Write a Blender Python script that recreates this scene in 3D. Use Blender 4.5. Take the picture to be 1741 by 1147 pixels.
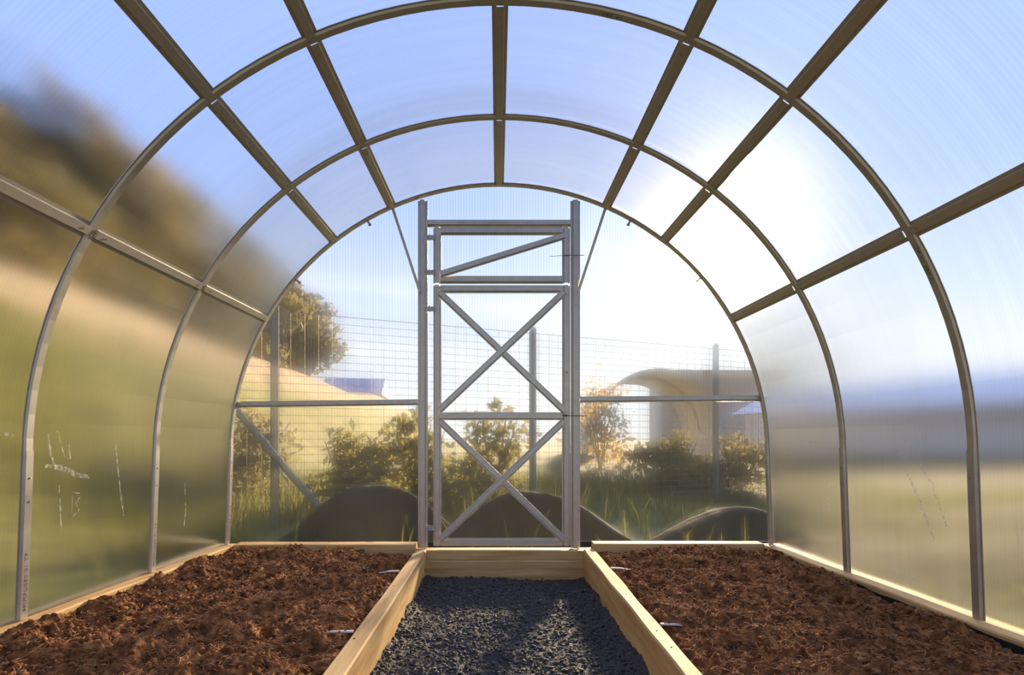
import bpy, bmesh, math, random
import numpy as np
from mathutils import Vector, Matrix

for _o in list(bpy.data.objects):
    bpy.data.objects.remove(_o, do_unlink=True)
SC = bpy.context.scene
COL = SC.collection
random.seed(4)
RNG = np.random.default_rng(11)
PI = math.pi
R = math.radians

# ------------------------------------------------------------------ camera
# world: X right, Y away from the camera, Z up; gravel of the path is z = 0
FPX = 1092.0
CAM_Z = 0.757
cam_d = bpy.data.cameras.new('camera')
cam_d.sensor_width = 36.0
cam_d.lens = FPX / 1741.0 * 36.0
cam_d.shift_x = 24.5 / 1741.0
cam_d.shift_y = 174.5 / 1741.0
cam_d.clip_start = 0.02
cam_d.clip_end = 500
cam = bpy.data.objects.new('camera', cam_d)
cam.location = (-0.008, 0.0, CAM_Z)
cam.rotation_euler = (R(90), 0, 0)
COL.objects.link(cam)
SC.camera = cam

# ------------------------------------------------------------------ sun, sky, exposure
SUN_AZ, SUN_EL = R(16.5), R(14.5)
SUN = Vector((math.sin(SUN_AZ) * math.cos(SUN_EL), math.cos(SUN_AZ) * math.cos(SUN_EL), math.sin(SUN_EL)))
sun_d = bpy.data.lights.new('sun', 'SUN')
sun_d.energy = 22.0
sun_d.angle = R(4)
sun_d.color = (1.0, 0.78, 0.50)
sun_o = bpy.data.objects.new('sun', sun_d)
sun_o.rotation_euler = (-SUN).to_track_quat('-Z', 'Y').to_euler()
sun_o.location = SUN * 40
COL.objects.link(sun_o)

W = bpy.data.worlds.new('sky')
SC.world = W
W.use_nodes = True
nt = W.node_tree
nt.nodes.clear()


def N(tree, kind, **kw):
    n = tree.nodes.new(kind)
    for k, v in kw.items():
        setattr(n, k, v)
    return n


def mathn(tree, op, a, b=None, clamp=False):
    n = N(tree, 'ShaderNodeMath', operation=op, use_clamp=clamp)
    for i, v in enumerate((a, b)):
        if v is None:
            continue
        if isinstance(v, (int, float)):
            n.inputs[i].default_value = v
        else:
            tree.links.new(v, n.inputs[i])
    return n.outputs[0]


def mixc(tree, fac, a, b, blend='MIX'):
    n = N(tree, 'ShaderNodeMix', data_type='RGBA', blend_type=blend)
    n.clamp_result = False
    for sock, v in ((n.inputs[0], fac), (n.inputs[6], a), (n.inputs[7], b)):
        if isinstance(v, (int, float)):
            sock.default_value = v
        elif isinstance(v, tuple):
            sock.default_value = v if len(v) == 4 else v + (1,)
        else:
            tree.links.new(v, sock)
    return n.outputs[2]


tc = N(nt, 'ShaderNodeTexCoord')
dirn = tc.outputs['Generated']
sep = N(nt, 'ShaderNodeSeparateXYZ')
nt.links.new(dirn, sep.inputs[0])
el = mathn(nt, 'MAXIMUM', sep.outputs[2], 0.0)
ramp = N(nt, 'ShaderNodeValToRGB')
nt.links.new(el, ramp.inputs[0])
cr = ramp.color_ramp
cr.elements[0].position = 0.0
cr.elements[0].color = (1.05, 1.06, 1.05, 1)
cr.elements[1].position = 1.0
cr.elements[1].color = (0.34, 0.52, 1.15, 1)
e = cr.elements.new(0.13); e.color = (0.88, 0.98, 1.10, 1)
e = cr.elements.new(0.34); e.color = (0.46, 0.65, 1.22, 1)
dot = N(nt, 'ShaderNodeVectorMath', operation='DOT_PRODUCT')
nt.links.new(dirn, dot.inputs[0])
dot.inputs[1].default_value = SUN
cs = mathn(nt, 'MAXIMUM', dot.outputs['Value'], 0.0)
g1 = mathn(nt, 'MULTIPLY', mathn(nt, 'POWER', cs, 7.0), 0.11)
g2 = mathn(nt, 'MULTIPLY', mathn(nt, 'POWER', cs, 70.0), 0.45)
glow = N(nt, 'ShaderNodeVectorMath', operation='SCALE')
glow.inputs[0].default_value = (1.0, 0.93, 0.80)
nt.links.new(mathn(nt, 'ADD', g1, g2), glow.inputs['Scale'])
# thin cloud veils
mp = N(nt, 'ShaderNodeMapping')
mp.inputs['Scale'].default_value = (1.3, 1.3, 9.0)
mp.inputs['Location'].default_value = (0.3, 0.0, 0.55)
nt.links.new(dirn, mp.inputs[0])
cn = N(nt, 'ShaderNodeTexNoise')
cn.inputs['Scale'].default_value = 1.6
cn.inputs['Detail'].default_value = 3
nt.links.new(mp.outputs[0], cn.inputs['Vector'])
cm = N(nt, 'ShaderNodeMapRange')
cm.inputs['From Min'].default_value = 0.50
cm.inputs['From Max'].default_value = 0.66
nt.links.new(cn.outputs['Fac'], cm.inputs['Value'])
low = N(nt, 'ShaderNodeMapRange')
low.inputs['From Min'].default_value = 0.32
low.inputs['From Max'].default_value = 0.15
nt.links.new(el, low.inputs['Value'])
cfac = mathn(nt, 'MULTIPLY', mathn(nt, 'MULTIPLY', cm.outputs[0], low.outputs[0]), 0.8)
skyc = mixc(nt, cfac, ramp.outputs[0], (1.35, 1.35, 1.33))
skyc = mixc(nt, 1.0, skyc, glow.outputs[0], 'ADD')
bg = N(nt, 'ShaderNodeBackground')
nt.links.new(skyc, bg.inputs['Color'])
bg.inputs['Strength'].default_value = 1.0
wo = N(nt, 'ShaderNodeOutputWorld')
nt.links.new(bg.outputs[0], wo.inputs[0])

SC.view_settings.view_transform = 'Standard'
SC.view_settings.look = 'None'
SC.view_settings.exposure = 0.0
SC.view_settings.gamma = 1.0
SC.view_settings.use_curve_mapping = False
SC.cycles.use_denoising = True
SC.cycles.max_bounces = 9
SC.cycles.transmission_bounces = 10
SC.cycles.transparent_max_bounces = 24
SC.cycles.sample_clamp_indirect = 6.0

# ------------------------------------------------------------------ materials


def new_mat(name):
    m = bpy.data.materials.new(name)
    m.use_nodes = True
    t = m.node_tree
    b = t.nodes['Principled BSDF']
    return m, t, b


def noise(t, scale, vec=None, detail=4, rough=0.55):
    n = N(t, 'ShaderNodeTexNoise')
    n.inputs['Scale'].default_value = scale
    n.inputs['Detail'].default_value = detail
    n.inputs['Roughness'].default_value = rough
    if vec is not None:
        t.links.new(vec, n.inputs['Vector'])
    return n.outputs['Fac']


def coords(t, which='Object', scale=(1, 1, 1)):
    tcx = N(t, 'ShaderNodeTexCoord')
    m = N(t, 'ShaderNodeMapping')
    m.inputs['Scale'].default_value = scale
    t.links.new(tcx.outputs[which], m.inputs[0])
    return m.outputs[0]


def ramp2(t, fac, stops):
    r = N(t, 'ShaderNodeValToRGB')
    t.links.new(fac, r.inputs[0])
    el_ = r.color_ramp.elements
    while len(el_) < len(stops):
        el_.new(0.5)
    for e_, (p, c) in zip(el_, stops):
        e_.position = p
        e_.color = tuple(c) + (1,)
    return r.outputs[0]


def bump(t, b, h, strength=0.3, dist=0.01):
    n = N(t, 'ShaderNodeBump')
    n.inputs['Strength'].default_value = strength
    n.inputs['Distance'].default_value = dist
    t.links.new(h, n.inputs['Height'])
    t.links.new(n.outputs[0], b.inputs['Normal'])


def simple(name, stops, scale=6.0, rough=0.8, metallic=0.0, stretch=(1, 1, 1), bmp=0.0, bdist=0.01, detail=4, spec=0.3):
    m, t, b = new_mat(name)
    f = noise(t, scale, coords(t, 'Object', stretch), detail)
    t.links.new(ramp2(t, f, stops), b.inputs['Base Color'])
    b.inputs['Roughness'].default_value = rough
    b.inputs['Metallic'].default_value = metallic
    b.inputs['Specular IOR Level'].default_value = spec
    if bmp:
        bump(t, b, f, bmp, bdist)
    return m


M = {}
M['steel'] = simple('galvanised_steel', [(0.3, (0.43, 0.405, 0.345)), (0.7, (0.50, 0.47, 0.41))], 25, 0.36, 0.65)
M['steel_dark'] = simple('weathered_zinc_hinge', [(0.3, (0.30, 0.30, 0.27)), (0.7, (0.46, 0.45, 0.41))], 60, 0.5, 0.6)
M['black_wire'] = simple('black_wire', [(0.3, (0.03, 0.03, 0.03)), (0.7, (0.06, 0.055, 0.05))], 60, 0.5, 0.3)
M['ink'] = simple('stencil_ink', [(0.35, (0.02, 0.02, 0.025)), (0.75, (0.09, 0.085, 0.085))], 300, 0.7)
M['soil'] = simple('peat_soil', [(0.28, (0.034, 0.0125, 0.0045)), (0.5, (0.17, 0.066, 0.021)), (0.72, (0.46, 0.190, 0.058))], 26, 0.95, bmp=0.6, bdist=0.006, detail=8, spec=0.1)
M['fibre'] = simple('peat_fibre', [(0.3, (0.32, 0.13, 0.05)), (0.7, (0.58, 0.28, 0.12))], 30, 0.9, spec=0.1)
M['gravel'] = simple('dark_gravel_bed', [(0.3, (0.022, 0.018, 0.0135)), (0.55, (0.054, 0.044, 0.033)), (0.8, (0.14, 0.115, 0.088))], 160, 0.8, bmp=0.8, bdist=0.006, detail=6)
M['stone'] = simple('gravel_stone', [(0.25, (0.026, 0.021, 0.016)), (0.6, (0.078, 0.064, 0.048)), (0.85, (0.24, 0.20, 0.15))], 45, 0.7, detail=1)
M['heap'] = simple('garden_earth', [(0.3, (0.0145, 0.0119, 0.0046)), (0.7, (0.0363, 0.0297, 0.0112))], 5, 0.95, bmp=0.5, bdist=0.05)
M['leaf'] = simple('tree_leaf', [(0.3, (0.1320, 0.1188, 0.0429)), (0.7, (0.2772, 0.2244, 0.0990))], 0.8, 0.7)
M['leaf_pale'] = simple('pale_leaf', [(0.3, (0.1650, 0.1452, 0.0330)), (0.7, (0.3036, 0.2508, 0.0792))], 1.5, 0.7)
M['leaf_autumn'] = simple('autumn_leaf', [(0.3, (0.3960, 0.2508, 0.0660)), (0.7, (0.5280, 0.3960, 0.1452))], 1.5, 0.7)
M['grass'] = simple('grass_blade', [(0.3, (0.1122, 0.1254, 0.0231)), (0.7, (0.2376, 0.2178, 0.0594))], 1.2, 0.8)
M['bark'] = simple('bark', [(0.3, (0.06, 0.045, 0.03)), (0.7, (0.14, 0.11, 0.08))], 8, 0.9, stretch=(1, 1, 0.2), bmp=0.4)
M['post'] = simple('grey_fence_post', [(0.3, (0.10, 0.12, 0.10)), (0.7, (0.17, 0.19, 0.16))], 6, 0.8)
M['wire'] = simple('fence_wire', [(0.3, (0.16, 0.17, 0.15)), (0.7, (0.24, 0.24, 0.22))], 6, 0.6, 0.4)
M['plaster'] = simple('pale_plaster', [(0.3, (0.55, 0.55, 0.55)), (0.7, (0.68, 0.67, 0.65))], 2, 0.9)
M['blue_roof'] = simple('slate_blue_roof', [(0.3, (0.20, 0.22, 0.36)), (0.7, (0.30, 0.32, 0.46))], 2, 0.7)
M['pale_roof'] = simple('pale_metal_roof', [(0.3, (0.86, 0.80, 0.70)), (0.7, (0.92, 0.87, 0.78))], 2, 0.6)
M['blue_wall'] = simple('grey_blue_cladding', [(0.3, (0.66, 0.60, 0.52)), (0.7, (0.74, 0.69, 0.60))], 3, 0.8)
M['brown_wall'] = simple('brown_boarding', [(0.3, (0.46, 0.37, 0.27)), (0.7, (0.60, 0.49, 0.37))], 4, 0.9, stretch=(6, 6, 0.4))
M['dark_glass'] = simple('dark_window_glass', [(0.3, (0.05, 0.06, 0.07)), (0.7, (0.10, 0.11, 0.12))], 2, 0.2)


def leafy(mat, amount=0.5):
    """Thin leaves pass light from behind."""
    t = mat.node_tree
    b = t.nodes['Principled BSDF']
    out = t.nodes['Material Output']
    tl = N(t, 'ShaderNodeBsdfTranslucent')
    t.links.new(b.inputs['Base Color'].links[0].from_socket, tl.inputs[0])
    mx = N(t, 'ShaderNodeMixShader')
    mx.inputs[0].default_value = amount
    t.links.new(b.outputs[0], mx.inputs[1])
    t.links.new(tl.outputs[0], mx.inputs[2])
    t.links.new(mx.outputs[0], out.inputs['Surface'])


for k_ in ('leaf', 'leaf_pale', 'leaf_autumn', 'grass'):
    leafy(M[k_])


def wood_mat(name, axis, c0, c1, c2):
    m, t, b = new_mat(name)
    st = [14, 14, 14]
    st[axis] = 1.1
    v = coords(t, 'Object', tuple(st))
    f = noise(t, 2.2, v, 6, 0.6)
    base = ramp2(t, f, [(0.28, c0), (0.5, c1), (0.72, c2)])
    st2 = [5, 5, 5]
    st2[axis] = 2.0
    vo = N(t, 'ShaderNodeTexVoronoi')
    vo.inputs['Scale'].default_value = 1.3
    t.links.new(coords(t, 'Object', tuple(st2)), vo.inputs['Vector'])
    kn = N(t, 'ShaderNodeMapRange')
    kn.inputs['From Min'].default_value = 0.10
    kn.inputs['From Max'].default_value = 0.04
    t.links.new(vo.outputs['Distance'], kn.inputs['Value'])
    col = mixc(t, kn.outputs[0], base, (0.16, 0.075, 0.03))
    big = noise(t, 3.0, coords(t, 'Object'), 3)
    col = mixc(t, mathn(t, 'MULTIPLY', big, 0.75), col, (0.50, 0.40, 0.30), 'MULTIPLY')
    t.links.new(col, b.inputs['Base Color'])
    b.inputs['Roughness'].default_value = 0.72
    b.inputs['Specular IOR Level'].default_value = 0.25
    bump(t, b, f, 0.25, 0.004)
    return m


M['wood_y'] = wood_mat('pine_board_lengthwise', 1, (0.52, 0.28, 0.09), (0.74, 0.46, 0.165), (0.86, 0.61, 0.26))
M['wood_x'] = wood_mat('pine_board_crosswise', 0, (0.46, 0.26, 0.09), (0.66, 0.42, 0.16), (0.78, 0.55, 0.25))
M['stake'] = simple('pale_split_wood', [(0.3, (0.62, 0.45, 0.34)), (0.7, (0.82, 0.70, 0.60))], 30, 0.7)


def poly_mat(name, clear, rough, milk, flute_axis, pitch, rib=0.10):
    """Fluted twin-wall polycarbonate: part clear, part scattering, a little milky, glossy skin."""
    m, t, b = new_mat(name)
    t.nodes.remove(b)
    out = t.nodes['Material Output']
    tcx = N(t, 'ShaderNodeTexCoord')
    sp = N(t, 'ShaderNodeSeparateXYZ')
    t.links.new(tcx.outputs['Object'], sp.inputs[0])
    co = sp.outputs[flute_axis]
    ph = mathn(t, 'MULTIPLY', co, 2 * PI / pitch)
    wv = mathn(t, 'MULTIPLY', mathn(t, 'ADD', mathn(t, 'SINE', ph), 1.0), 0.5)
    wv = mathn(t, 'POWER', wv, 6.0)
    # irregular streaks that follow the flutes
    mpn = N(t, 'ShaderNodeMapping')
    sc = [1.2, 1.2, 1.2]
    sc[flute_axis] = 38.0
    mpn.inputs['Scale'].default_value = sc
    t.links.new(tcx.outputs['Object'], mpn.inputs[0])
    st = noise(t, 1.0, mpn.outputs[0], 3)
    stripe = mathn(t, 'MULTIPLY', wv, rib)
    tint = mathn(t, 'SUBTRACT', 1.0, stripe)
    stv = mathn(t, 'ADD', mathn(t, 'MULTIPLY', st, 0.07), 0.955)
    tv = mathn(t, 'MINIMUM', mathn(t, 'MULTIPLY', tint, stv), 1.0)
    cc = N(t, 'ShaderNodeCombineColor')
    for i in range(3):
        t.links.new(tv, cc.inputs[i])
    tr = N(t, 'ShaderNodeBsdfTransparent')
    t.links.new(cc.outputs[0], tr.inputs[0])
    rf = N(t, 'ShaderNodeBsdfRefraction', distribution='BECKMANN')
    rf.inputs['IOR'].default_value = 1.07
    rf.inputs['Roughness'].default_value = rough
    t.links.new(cc.outputs[0], rf.inputs['Color'])
    tl = N(t, 'ShaderNodeBsdfTranslucent')
    tl.inputs['Color'].default_value = (0.93, 0.95, 0.95, 1)
    gl = N(t, 'ShaderNodeBsdfGlossy')
    gl.inputs['Roughness'].default_value = 0.16
    gl.inputs['Color'].default_value = (0.9, 0.92, 0.92, 1)
    m1 = N(t, 'ShaderNodeMixShader')
    m1.inputs[0].default_value = clear
    t.links.new(rf.outputs[0], m1.inputs[1])
    t.links.new(tr.outputs[0], m1.inputs[2])
    m2 = N(t, 'ShaderNodeMixShader')
    m2.inputs[0].default_value = milk
    t.links.new(m1.outputs[0], m2.inputs[1])
    t.links.new(tl.outputs[0], m2.inputs[2])
    lw = N(t, 'ShaderNodeLayerWeight')
    lw.inputs['Blend'].default_value = 0.18
    gf = mathn(t, 'MULTIPLY', lw.outputs['Fresnel'], 0.4)
    m3 = N(t, 'ShaderNodeMixShader')
    t.links.new(gf, m3.inputs[0])
    t.links.new(m2.outputs[0], m3.inputs[1])
    t.links.new(gl.outputs[0], m3.inputs[2])
    t.links.new(m3.outputs[0], out.inputs['Surface'])
    return m


M['poly_side'] = poly_mat('polycarbonate_side', 0.22, 0.34, 0.009, 1, 0.016, 0.04)
M['poly_roof'] = poly_mat('polycarbonate_roof', 0.38, 0.13, 0.010, 1, 0.016, 0.04)
M['poly_end'] = poly_mat('polycarbonate_end', 0.68, 0.42, 0.004, 0, 0.0155, 0.10)

# ------------------------------------------------------------------ mesh helpers


class MB:
    def __init__(s):
        s.v, s.f = [], []

    def add(s, vs, fs):
        o = len(s.v)
        s.v += [tuple(p) for p in vs]
        s.f += [tuple(i + o for i in f) for f in fs]
        return s

    def box(s, x0, x1, y0, y1, z0, z1, mat=None):
        vs = [Vector(p) for p in ((x0, y0, z0), (x1, y0, z0), (x1, y1, z0), (x0, y1, z0), (x0, y0, z1), (x1, y0, z1), (x1, y1, z1), (x0, y1, z1))]
        if mat:
            vs = [mat @ p for p in vs]
        return s.add(vs, [(0, 3, 2, 1), (4, 5, 6, 7), (0, 1, 5, 4), (1, 2, 6, 5), (2, 3, 7, 6), (3, 0, 4, 7)])

    def tube(s, a, b, r0, r1=None, n=8):
        a, b = Vector(a), Vector(b)
        r1 = r0 if r1 is None else r1
        d = (b - a).normalized()
        u = d.orthogonal().normalized()
        w = d.cross(u)
        vs = []
        for p, r in ((a, r0), (b, r1)):
            for i in range(n):
                an = 2 * PI * i / n
                vs.append(p + (u * math.cos(an) + w * math.sin(an)) * r)
        fs = [(i, (i + 1) % n, n + (i + 1) % n, n + i) for i in range(n)]
        fs += [tuple(reversed(range(n))), tuple(range(n, 2 * n))]
        return s.add(vs, fs)

    def sweep(s, frames, prof, caps=True):
        """frames: list of (P, W, N); prof: closed list of (w, n)."""
        k = len(prof)
        vs, fs = [], []
        for P, Wd, Nd in frames:
            for w, n in prof:
                vs.append(P + Wd * w + Nd * n)
        for j in range(len(frames) - 1):
            for i in range(k):
                i2 = (i + 1) % k
                fs.append((j * k + i, j * k + i2, (j + 1) * k + i2, (j + 1) * k + i))
        if caps:
            h = k // 2
            for base, flip in ((0, True), ((len(frames) - 1) * k, False)):
                for i in range(h - 1):      # strip between the two skins of the sheet
                    q = (base + i, base + i + 1, base + k - 2 - i, base + k - 1 - i)
                    fs.append(q[::-1] if flip else q)
        return s.add(vs, fs)

    def build(s, name, mat, parent=None, smooth=False, bevel=0.0):
        me = bpy.data.meshes.new(name)
        me.from_pydata([tuple(v) for v in s.v], [], s.f)
        me.update()
        bm = bmesh.new()
        bm.from_mesh(me)
        bmesh.ops.recalc_face_normals(bm, faces=bm.faces)
        if bevel:
            bmesh.ops.bevel(bm, geom=list(bm.edges), offset=bevel, segments=2, profile=0.5, affect='EDGES')
        bm.to_mesh(me)
        bm.free()
        return link(name, me, mat, parent, smooth)


def link(name, me, mat, parent=None, smooth=False):
    if mat is not None:
        me.materials.clear()
        me.materials.append(mat)
    if smooth:
        me.polygons.foreach_set('use_smooth', [True] * len(me.polygons))
    o = bpy.data.objects.new(name, me)
    COL.objects.link(o)
    if parent is not None:
        o.parent = parent
        o.matrix_parent_inverse = Matrix.Translation(parent.location).inverted()
    return o


def empty(name, loc=(0, 0, 0)):
    o = bpy.data.objects.new(name, None)
    o.location = loc
    o.empty_display_size = 0.1
    COL.objects.link(o)
    return o


def tag(o, label=None, cat=None, group=None, kind=None):
    for k, v in (('label', label), ('category', cat), ('group', group), ('kind', kind)):
        if v:
            o[k] = v
    return o


def hat(w_web, h, fl, t=0.0022, draft=0.003):
    """Omega sheet profile: flanges on n = 0, web at n = h."""
    a = w_web / 2
    up = [(-a - draft - fl, t), (-a - draft, t), (-a, h), (a, h), (a + draft, t), (a + draft + fl, t)]
    lo = [(a + draft + fl, 0), (a + draft - t, 0), (a - t, h - t), (-a + t, h - t), (-a - draft + t, 0), (-a - draft - fl, 0)]
    return up + lo


def vnoise(X, Y, seed):
    rg = np.random.default_rng(seed)
    T = rg.random((256, 256))
    xi, yi = np.floor(X).astype(int), np.floor(Y).astype(int)
    fx, fy = X - xi, Y - yi
    fx, fy = fx * fx * (3 - 2 * fx), fy * fy * (3 - 2 * fy)
    g = lambda i, j: T[i % 256, j % 256]
    return (g(xi, yi) * (1 - fx) + g(xi + 1, yi) * fx) * (1 - fy) + (g(xi, yi + 1) * (1 - fx) + g(xi + 1, yi + 1) * fx) * fy


def grid_mesh(xs, ys, Z, name):
    nx, ny = len(xs), len(ys)
    XX, YY = np.meshgrid(xs, ys, indexing='ij')
    co = np.stack([XX, YY, Z], -1).reshape(-1, 3)
    idx = np.arange(nx * ny).reshape(nx, ny)
    q = np.stack([idx[:-1, :-1], idx[1:, :-1], idx[1:, 1:], idx[:-1, 1:]], -1).reshape(-1, 4)
    me = bpy.data.meshes.new(name)
    me.vertices.add(len(co))
    me.vertices.foreach_set('co', co.ravel())
    me.loops.add(q.size)
    me.loops.foreach_set('vertex_index', q.ravel().astype(np.int32))
    me.polygons.add(len(q))
    me.polygons.foreach_set('loop_start', np.arange(0, q.size, 4, dtype=np.int32))
    me.update(calc_edges=True)
    return me


def tri_mesh(co, tris, name):
    me = bpy.data.meshes.new(name)
    me.vertices.add(len(co))
    me.vertices.foreach_set('co', np.asarray(co, dtype=np.float32).ravel())
    me.loops.add(tris.size)
    me.loops.foreach_set('vertex_index', tris.ravel().astype(np.int32))
    me.polygons.add(len(tris))
    me.polygons.foreach_set('loop_start', np.arange(0, tris.size, 3, dtype=np.int32))
    me.update(calc_edges=True)
    return me


# ------------------------------------------------------------------ greenhouse geometry
YF = 3.583            # end wall
BAY = 0.75
ZC = 0.685            # centre of the arch
RAD = 1.5             # inner face of the ribs is about 1.478, skin at 1.505
Z_BASE = 0.176
NB = 5                # bays built (the camera stands in the fifth)


def yk(k):
    return YF - BAY * k


def wide(k):
    return 1 + 0.012 * min(max(k, 0), 2.4)


def prof(u, k, r=RAD):
    """u: -1..1 along the section. |u|<=90 deg arc, 90..120 straight leg. Returns (P, inward normal)."""
    sgn = -1 if u < 0 else 1
    a = abs(u)
    kx = wide(k)
    if a <= 90:
        th = R(a)
        P = Vector((sgn * math.sin(th) * r * kx, yk(k), ZC + math.cos(th) * r))
        n = Vector((-sgn * math.sin(th), 0, -math.cos(th)))
    else:
        f = (a - 90) / 30
        P = Vector((sgn * (r * kx + 0.02 * f), yk(k), ZC + (Z_BASE - ZC) * f))
        n = Vector((-sgn, 0, 0))
    return P, n


YAX = Vector((0, 1, 0))
RIB = hat(0.030, 0.0095, 0.0065)

# ---- ground outside -------------------------------------------------
def ground_z(x, y):
    x = np.asarray(x, float); y = np.asarray(y, float)
    left = np.clip((-x - 2.2) / 3.4, 0, 1)
    left = left * left * (3 - 2 * left) * 2.65 + np.clip((-x - 5.6) / 20, 0, 1) * 1.5
    fadeL = np.clip((60 - y) / 22, 0, 1)
    right = np.clip((x - 2.2) / 5.0, 0, 1) * 0.55
    back = np.clip((y - 5.0) / 9.0, 0, 1) * 0.45
    return np.maximum(left * fadeL, np.maximum(right, back))


gx = np.concatenate([np.linspace(-60, -9, 30), np.linspace(-8.6, -1.8, 40), np.linspace(-1.6, 1.8, 12), np.linspace(2, 10, 30), np.linspace(11, 60, 25)])
gy = np.concatenate([np.linspace(-12, 3.2, 36), np.linspace(3.5, 16, 50), np.linspace(17, 120, 40)])
GX, GY = np.meshgrid(gx, gy, indexing='ij')
GZ = ground_z(GX, GY) + 0.10 * (vnoise(GX * 1.3 + 50, GY * 1.3 + 50, 3) - 0.5) + 0.35 * (vnoise(GX * 0.25 + 50, GY * 0.25 + 50, 4) - 0.5) * np.clip((np.abs(GX) - 2.5) / 3, 0, 1)
GZ = np.where((np.abs(GX) < 1.75) & (GY < 3.75), -0.08, GZ)
m, t, b = new_mat('meadow_ground')
v = coords(t, 'Object')
f1 = noise(t, 0.55, v, 5)
f2 = noise(t, 5.0, v, 5)
g_a = ramp2(t, f1, [(0.32, (0.1122, 0.1155, 0.0264)), (0.50, (0.1782, 0.1617, 0.0495)), (0.66, (0.2508, 0.1914, 0.0924))])
g_b = mixc(t, 0.45, g_a, ramp2(t, f2, [(0.3, (0.0660, 0.0726, 0.0198)), (0.7, (0.2508, 0.2310, 0.0858))]))
sp = N(t, 'ShaderNodeSeparateXYZ'); t.links.new(v, sp.inputs[0])
mr = N(t, 'ShaderNodeMapRange'); t.links.new(sp.outputs[2], mr.inputs['Value'])
mr.inputs['From Min'].default_value = 1.6; mr.inputs['From Max'].default_value = 2.1
g_c = mixc(t, mathn(t, 'MULTIPLY', mr.outputs[0], 0.8), g_b, (0.3432, 0.2508, 0.1518))
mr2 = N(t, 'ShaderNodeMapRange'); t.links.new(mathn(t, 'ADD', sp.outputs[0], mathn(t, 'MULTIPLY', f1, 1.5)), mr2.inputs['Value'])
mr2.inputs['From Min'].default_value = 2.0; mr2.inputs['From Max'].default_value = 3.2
# right-hand ground: shade of the buildings put into a darker brown-olive colour
g_shade = mixc(t, 0.5, ramp2(t, f2, [(0.3, (0.0360, 0.0264, 0.0106)), (0.7, (0.0816, 0.0720, 0.0288))]), (0.0480, 0.0480, 0.0216))
t.links.new(mixc(t, mathn(t, 'MULTIPLY', mr2.outputs[0], 0.9), g_c, g_shade), b.inputs['Base Color'])
b.inputs['Roughness'].default_value = 0.95
b.inputs['Specular IOR Level'].default_value = 0.1
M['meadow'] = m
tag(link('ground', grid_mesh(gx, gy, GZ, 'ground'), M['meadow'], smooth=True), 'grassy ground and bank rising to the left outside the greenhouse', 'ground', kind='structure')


def gz(x, y):
    return float(ground_z(x, y))


# ---- path floor -----------------------------------------------------
PX0, PX1 = -0.400, 0.465      # path between the bed boards
TOPB = 0.155
xs = np.linspace(PX0 - 0.02, PX1 + 0.02, 110)
ys = np.concatenate([np.linspace(-0.2, 1.85, 40)[:-1], np.linspace(1.85, 3.51, 210)])
XX, YY = np.meshgrid(xs, ys, indexing='ij')
edge = np.minimum(XX - PX0, PX1 - XX)
ZP = 0.022 * (vnoise(XX * 7 + 9, YY * 7 + 9, 5) - 0.5) + 0.012 * (vnoise(XX * 45 + 9, YY * 45 + 9, 6) - 0.5) + 0.008 * (vnoise(XX * 110 + 9, YY * 110 + 9, 7) - 0.5)
ZP += 0.028 * np.clip(1 - edge / 0.09, 0, 1) ** 2 * (0.4 + vnoise(XX * 3 + 2, YY * 9 + 4, 8) * 1.2)
floor = tag(link('floor', grid_mesh(xs, ys, ZP, 'floor'), M['gravel']), 'dark grey gravel path between the two raised beds', 'floor', kind='structure')


def sample(Z, xs_, ys_, x, y):
    i = np.clip(np.searchsorted(xs_, x) - 1, 0, len(xs_) - 2)
    j = np.clip(np.searchsorted(ys_, y) - 1, 0, len(ys_) - 2)
    return Z[i, j]


def scatter_lumps(n, x0, x1, y0, y1, zfun, smin, smax, name, mat, parent, seed, flat=0.7, sink=0.2):
    rg = np.random.default_rng(seed)
    bm = bmesh.new()
    bmesh.ops.create_icosphere(bm, subdivisions=1, radius=1.0)
    bv = np.array([v_.co[:] for v_ in bm.verts])
    bf = np.array([[v_.index for v_ in f_.verts] for f_ in bm.faces])
    bm.free()
    x = rg.uniform(x0, x1, n)
    y = y1 - (y1 - y0) * rg.random(n) ** 0.9
    z = zfun(x, y)
    s = smin + (smax - smin) * rg.random(n) ** 2.2
    sc = np.stack([s * rg.uniform(.7, 1.3, n), s * rg.uniform(.7, 1.3, n), s * flat * rg.uniform(.7, 1.2, n)], -1)
    ang = rg.uniform(0, 6.28, n)
    V_ = bv[None] * rg.uniform(0.72, 1.25, (n, len(bv), 1)) * sc[:, None, :]
    c_, s_ = np.cos(ang)[:, None], np.sin(ang)[:, None]
    V2 = np.stack([V_[..., 0] * c_ - V_[..., 1] * s_, V_[..., 0] * s_ + V_[..., 1] * c_, V_[..., 2]], -1)
    V2 += np.stack([x, y, z + s * (flat - sink) * 0.6], -1)[:, None, :]
    F_ = (bf[None] + (np.arange(n) * len(bv))[:, None, None]).reshape(-1, 3)
    o = link(name, tri_mesh(V2.reshape(-1, 3), F_, name), mat, parent)
    return o


g_st = scatter_lumps(9000, PX0 + .004, PX1 - .004, 1.9, 3.495, lambda x, y: sample(ZP, xs, ys, x, y), 0.0022, 0.0085, 'gravel_stones', M['stone'], None, 21)
tag(g_st, 'loose dark grey gravel stones spread along the path', 'gravel', kind='stuff')

# ---- timber ---------------------------------------------------------


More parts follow.
